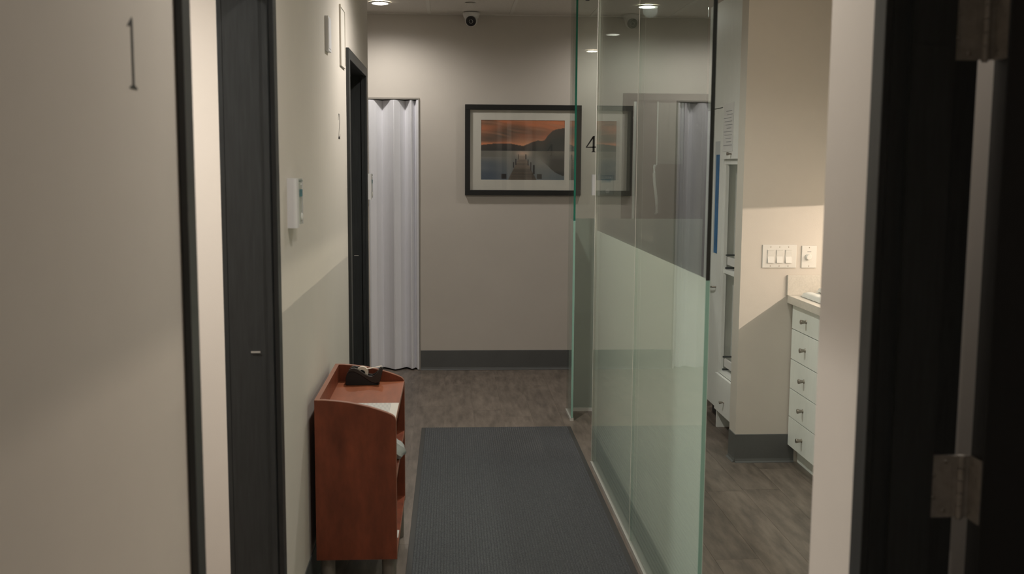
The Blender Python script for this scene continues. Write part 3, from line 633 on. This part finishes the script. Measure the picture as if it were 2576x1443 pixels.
obj('stile', box_bm(KF-.001, KF+.018, B1-.050, B1-.0185, .356, 1.554), M_lam, t)
obj('shelf', box_bm(KF+.003, 2.172, B0+.018, B1-.018, .930, .950), M_lam, t)
dB = obj('upper_door', box_bm(KF-.019, KF-.001, B0+.004, B1-.006, 1.585, 2.5, bevel=.001), M_lam, t)
bm = bmesh.new(); knob(bm, (KF-.019, 5.735, 1.613)); obj('knob', bm, M_steel, dB, True)
dr = obj('drawer', box_bm(KF-.019, KF-.001, B0+.004, B1-.006, .118, .335, bevel=.001), M_lam, t)
bm = bmesh.new(); knob(bm, (KF-.019, 5.735, .200)); obj('knob', bm, M_steel, dr, True)
M_slide = mat('drawer_slide', (0.10, 0.11, 0.11), 0.4, metal=0.6)
for z in (.951, .356):
    pt = obj('pull_out_tray', boxes_bm((KF+.02, 2.1, B0+.05, B1-.085, z+.03, z+.05), (KF+.012, KF+.024, B0+.05, B1-.085, z+.03, z+.075)), M_white, t)
    obj('slide', box_bm(KF+.005, 2.1, B1-.080, B1-.070, z+.004, z+.014), M_slide, pt); obj('slide', box_bm(KF+.005, 2.1, B1-.084, B1-.074, z+.080, z+.088), M_slide, pt)
t = thing('blue_poster', 'narrow blue poster with white top on the tall cabinet door', 'poster', (KF, 6.105, 1.027))
obj('sheet', box_bm(KF-.0015, KF-.0003, 6.050, 6.158, 1.027, 1.690), mat('poster_white', (0.55, 0.58, 0.58), 0.5), t)
tag(obj('blue_field', box_bm(KF-.0022, KF-.0016, 6.050, 6.128, 1.030, 1.612), mat('poster_blue', (0.03, 0.14, 0.32), 0.5, var=0.25, vscale=30), t), 'blue printed field')
t = thing('pinned_sheet', 'sheet of printed paper in a plastic sleeve on the upper cabinet door', 'paper', (KF-.02, 5.81, 1.63))
obj('sleeve', box_bm(KF-.0215, KF-.0193, 5.705, 5.915, 1.628, 1.898), mat('sleeve_plastic', (0.72, 0.73, 0.72), 0.15), t)
for k in range(11): obj('print_line', box_bm(KF-.0222, KF-.0216, 5.725+(k % 3)*.012, 5.90-((k*7) % 4)*.02, 1.66+k*.019, 1.664+k*.019), mat('print_grey', (0.36, 0.37, 0.38), 0.6), t)

# ------------------------------------------------------------------ base cabinet with drawers, worktop, wall cabinet
XC = 1.765
t = thing('drawer_cabinet', 'white base cabinet with a stack of five knobbed drawers beside the switch wall', 'cabinet', (2.1, 5.0, 0))
D0, D1 = 4.785, 5.212
obj('carcass', box_bm(XC+.019, 2.495, D0, D1, .095, .843), M_lam, t)
obj('toe_kick', box_bm(XC+.055, XC+.07, D0, D1, 0, .095), M_lam, t)
zs = [.094, .249, .398, .553, .711, .842]
for a, b in zip(zs, zs[1:]):
    d = obj('drawer', box_bm(XC, XC+.018, D0+.002, D1-.001, a+.0022, b-.0022, bevel=.0008), M_lam, t)
    bm = bmesh.new(); knob(bm, (XC, 5.000, (a+b)/2), 0.030, .0075, .0120); obj('knob', bm, M_steel, d, True)
t = thing('door_cabinet', 'white base cabinet with plain doors, mostly hidden behind the taupe wall end', 'cabinet', (2.1, 3.9, 0))
obj('carcass', box_bm(XC+.019, 2.495, 2.30, D0-.002, .095, .843), M_lam, t); obj('toe_kick', box_bm(XC+.055, XC+.07, 2.30, D0-.002, 0, .095), M_lam, t)
for k in range(4):
    y0 = 2.30+k*.62; d = obj('door', box_bm(XC, XC+.018, y0+.002, y0+.616, .097, .840, bevel=.0008), M_lam, t)
    bm = bmesh.new(); knob(bm, (XC, y0+.56, .76), 0.030, .0075, .0120); obj('knob', bm, M_steel, d, True)
M_quartz = mat('speckled_quartz', (0.60, 0.56, 0.50), 0.3, var=0.09, vscale=120)
t = thing('worktop', 'speckled cream stone worktop with upstand along the switch wall', 'worktop', (2.1, 3.8, .845))
obj('slab', box_bm(1.737, 2.497, 2.28, 5.217, .845, .885, bevel=.0015), M_quartz, t)
obj('upstand', box_bm(1.733, 2.497, 5.205, 5.2195, .8852, .989, bevel=.001), M_quartz, t)
# folded quilted towels
def towel(label, x0, x1, y0, y1, z0, h):
    bm = bmesh.new(); nx, ny = 26, 26; top = []; bot = []
    for j in range(ny+1):
        for i in range(nx+1):
            u, v = i/nx, j/ny; e = min(u, 1-u, v, 1-v); k = min(1, e/.10); k = math.sqrt(max(0, 1-(1-k)**2))
            q = 0.006*(abs(math.sin(u*math.pi*5))*abs(math.sin(v*math.pi*6)))**.5
            top.append(bm.verts.new((x0+(x1-x0)*u, y0+(y1-y0)*v, z0+h*0.12+(h*0.80*k)+q))); bot.append(bm.verts.new((x0+(x1-x0)*u, y0+(y1-y0)*v, z0+(0 if k > 0.01 else h*.1))))
    W = nx+1
    for j in range(ny):
        for i in range(nx):
            a = j*W+i; bm.faces.new((top[a], top[a+1], top[a+W+1], top[a+W])); bm.faces.new((bot[a], bot[a+W], bot[a+W+1], bot[a+1]))
    for i in range(nx): bm.faces.new((top[i], bot[i], bot[i+1], top[i+1])); a = ny*W+i; bm.faces.new((top[a], top[a+1], bot[a+1], bot[a]))
    for j in range(ny): a = j*W; bm.faces.new((top[a], top[a+W], bot[a+W], bot[a])); a = j*W+nx; bm.faces.new((top[a], bot[a], bot[a+W], top[a+W]))
    bmesh.ops.recalc_face_normals(bm, faces=bm.faces)
    return tag(obj('quilted_towel', bm, mat('white_towel', (0.70, 0.70, 0.66), 0.9, bump=0.4, bscale=300), None, True), label, 'towel')
towel('white quilted towel lying flat on the worktop, lower of two', 1.785, 2.12, 4.60, 5.17, .8852, .022)
towel('white quilted towel folded on top of the other towel', 1.86, 2.14, 4.62, 5.15, .9118, .020)
# wall cabinet with a light bar under it
t = thing('wall_cabinet', 'white wall cabinet above the worktop, hidden behind the taupe wall end', 'cabinet', (2.32, 3.7, 1.36))
obj('carcass', boxes_bm((2.17, 2.497, 2.3, 5.205, 1.39, 2.25)), M_lam, t)
obj('valance', box_bm(2.15, 2.168, 2.3, 5.205, 1.3605, 1.392), M_lam, t)
for k in range(5):
    y0 = 2.3+k*.581; d = obj('door', box_bm(2.15, 2.168, y0+.002, y0+.577, 1.394, 2.25, bevel=.0008), M_lam, t)
    bm = bmesh.new(); knob(bm, (2.15, y0+.53, 1.44), 0.030, .0075, .0120); obj('knob', bm, M_steel, d, True)
t = thing('under_cabinet_light', 'warm light bar under the wall cabinet, hidden behind the taupe wall end', 'light', (2.43, 4.0, 1.373))
obj('housing', boxes_bm((2.424, 2.45, 2.8, 4.95, 1.378, 1.39)), M_white, t)
obj('lens', box_bm(2.426, 2.436, 2.81, 4.94, 1.3765, 1.378), mat('bar_lens', (0.9, 0.85, 0.75), 0.4, emit=(1, .82, .60), estr=3.0), t)
l = bpy.data.lights.new('light_bar_glow', 'AREA'); l.shape = 'RECTANGLE'; l.size = 2.1; l.size_y = 0.008; l.energy = 21; l.color = (1, .83, .67)
lo = bpy.data.objects.new('light_bar_glow', l); C.objects.link(lo); lo.parent = t
lo.matrix_basis = Matrix.Translation((-0.010, -0.1, 0.0)) @ Matrix(((0, .55, .835, 0), (1, 0, 0, 0), (0, .835, -.55, 0), (0, 0, 0, 1))).inverted_safe().transposed().to_4x4() if False else Matrix.Translation((-0.010, -0.1, 0.0)) @ Vector((-.75, 0, -.66)).to_track_quat('-Z', 'Y').to_matrix().to_4x4()
# which local axis runs along the bar depends on the track: make the long side follow Y
mx_ = lo.matrix_basis.to_3x3()
if abs((mx_ @ Vector((1, 0, 0))).y) < 0.5: l.size, l.size_y = l.size_y, l.size

# ------------------------------------------------------------------ switches
def plate(t, x0, x1, z0, z1):
    return obj('cover_plate', box_bm(x0, x1, YS-.006, YS, z0, z1, bevel=.002), M_plate, t)
M_plate = mat('plate_ivory', (0.68, 0.66, 0.62), 0.35)
t = thing('light_switch', 'white three gang rocker switch plate on the cream wall', 'light switch', (1.687, YS, 1.026))
plate(t, 1.598, 1.776, 1.026, 1.145)
for k in range(3):
    xc = 1.687+(k-1)*.0465
    obj('rocker_frame', boxes_bm((xc-.0175, xc-.0160, YS-.0085, YS-.006, 1.050, 1.120), (xc+.0160, xc+.0175, YS-.0085, YS-.006, 1.050, 1.120), (xc-.016, xc+.016, YS-.0085, YS-.006, 1.0495, 1.0515), (xc-.016, xc+.016, YS-.0085, YS-.006, 1.1185, 1.1205)), M_plate, t)
    bm = bmesh.new(); prism(bm, [(YS-.006, 1.052), (YS-.0145, 1.053), (YS-.0085, 1.085), (YS-.0110, 1.1175), (YS-.006, 1.118)], 'x', xc-.0155, xc+.0155); obj('rocker', bm, mat('rocker_ivory', (0.70, 0.68, 0.64), 0.3), t)
    for zz in (1.036, 1.134):
        bm = bmesh.new(); lathe(bm, [(0, .0014), (.0025, .001), (.003, 0)], (xc, YS-.006, zz), (0, -1, 0), 10); obj('screw', bm, M_steel, t, True)
t = thing('dimmer_switch', 'white dimmer plate with round knob beside the switch plate', 'dimmer', (1.842, YS, 1.026))
plate(t, 1.803, 1.881, 1.026, 1.141)
bm = bmesh.new(); lathe(bm, [(0, 0), (.016, 0), (.015, .012), (.0125, .016), (0, .0165)], (1.838, YS-.006, 1.082), (0, -1, 0), 24); obj('knob', bm, mat('rocker_ivory', (0.7, 0.68, 0.64), 0.3), t, True)
obj('dial_mark', box_bm(1.832, 1.852, YS-.0066, YS-.006, 1.108, 1.112), mat('print_grey2', (0.35, 0.34, 0.33), 0.6), t)
for zz in (1.036, 1.131):
    bm = bmesh.new(); lathe(bm, [(0, .0014), (.0025, .001), (.003, 0)], (1.842, YS-.006, zz), (0, -1, 0), 10); obj('screw', bm, M_steel, t, True)
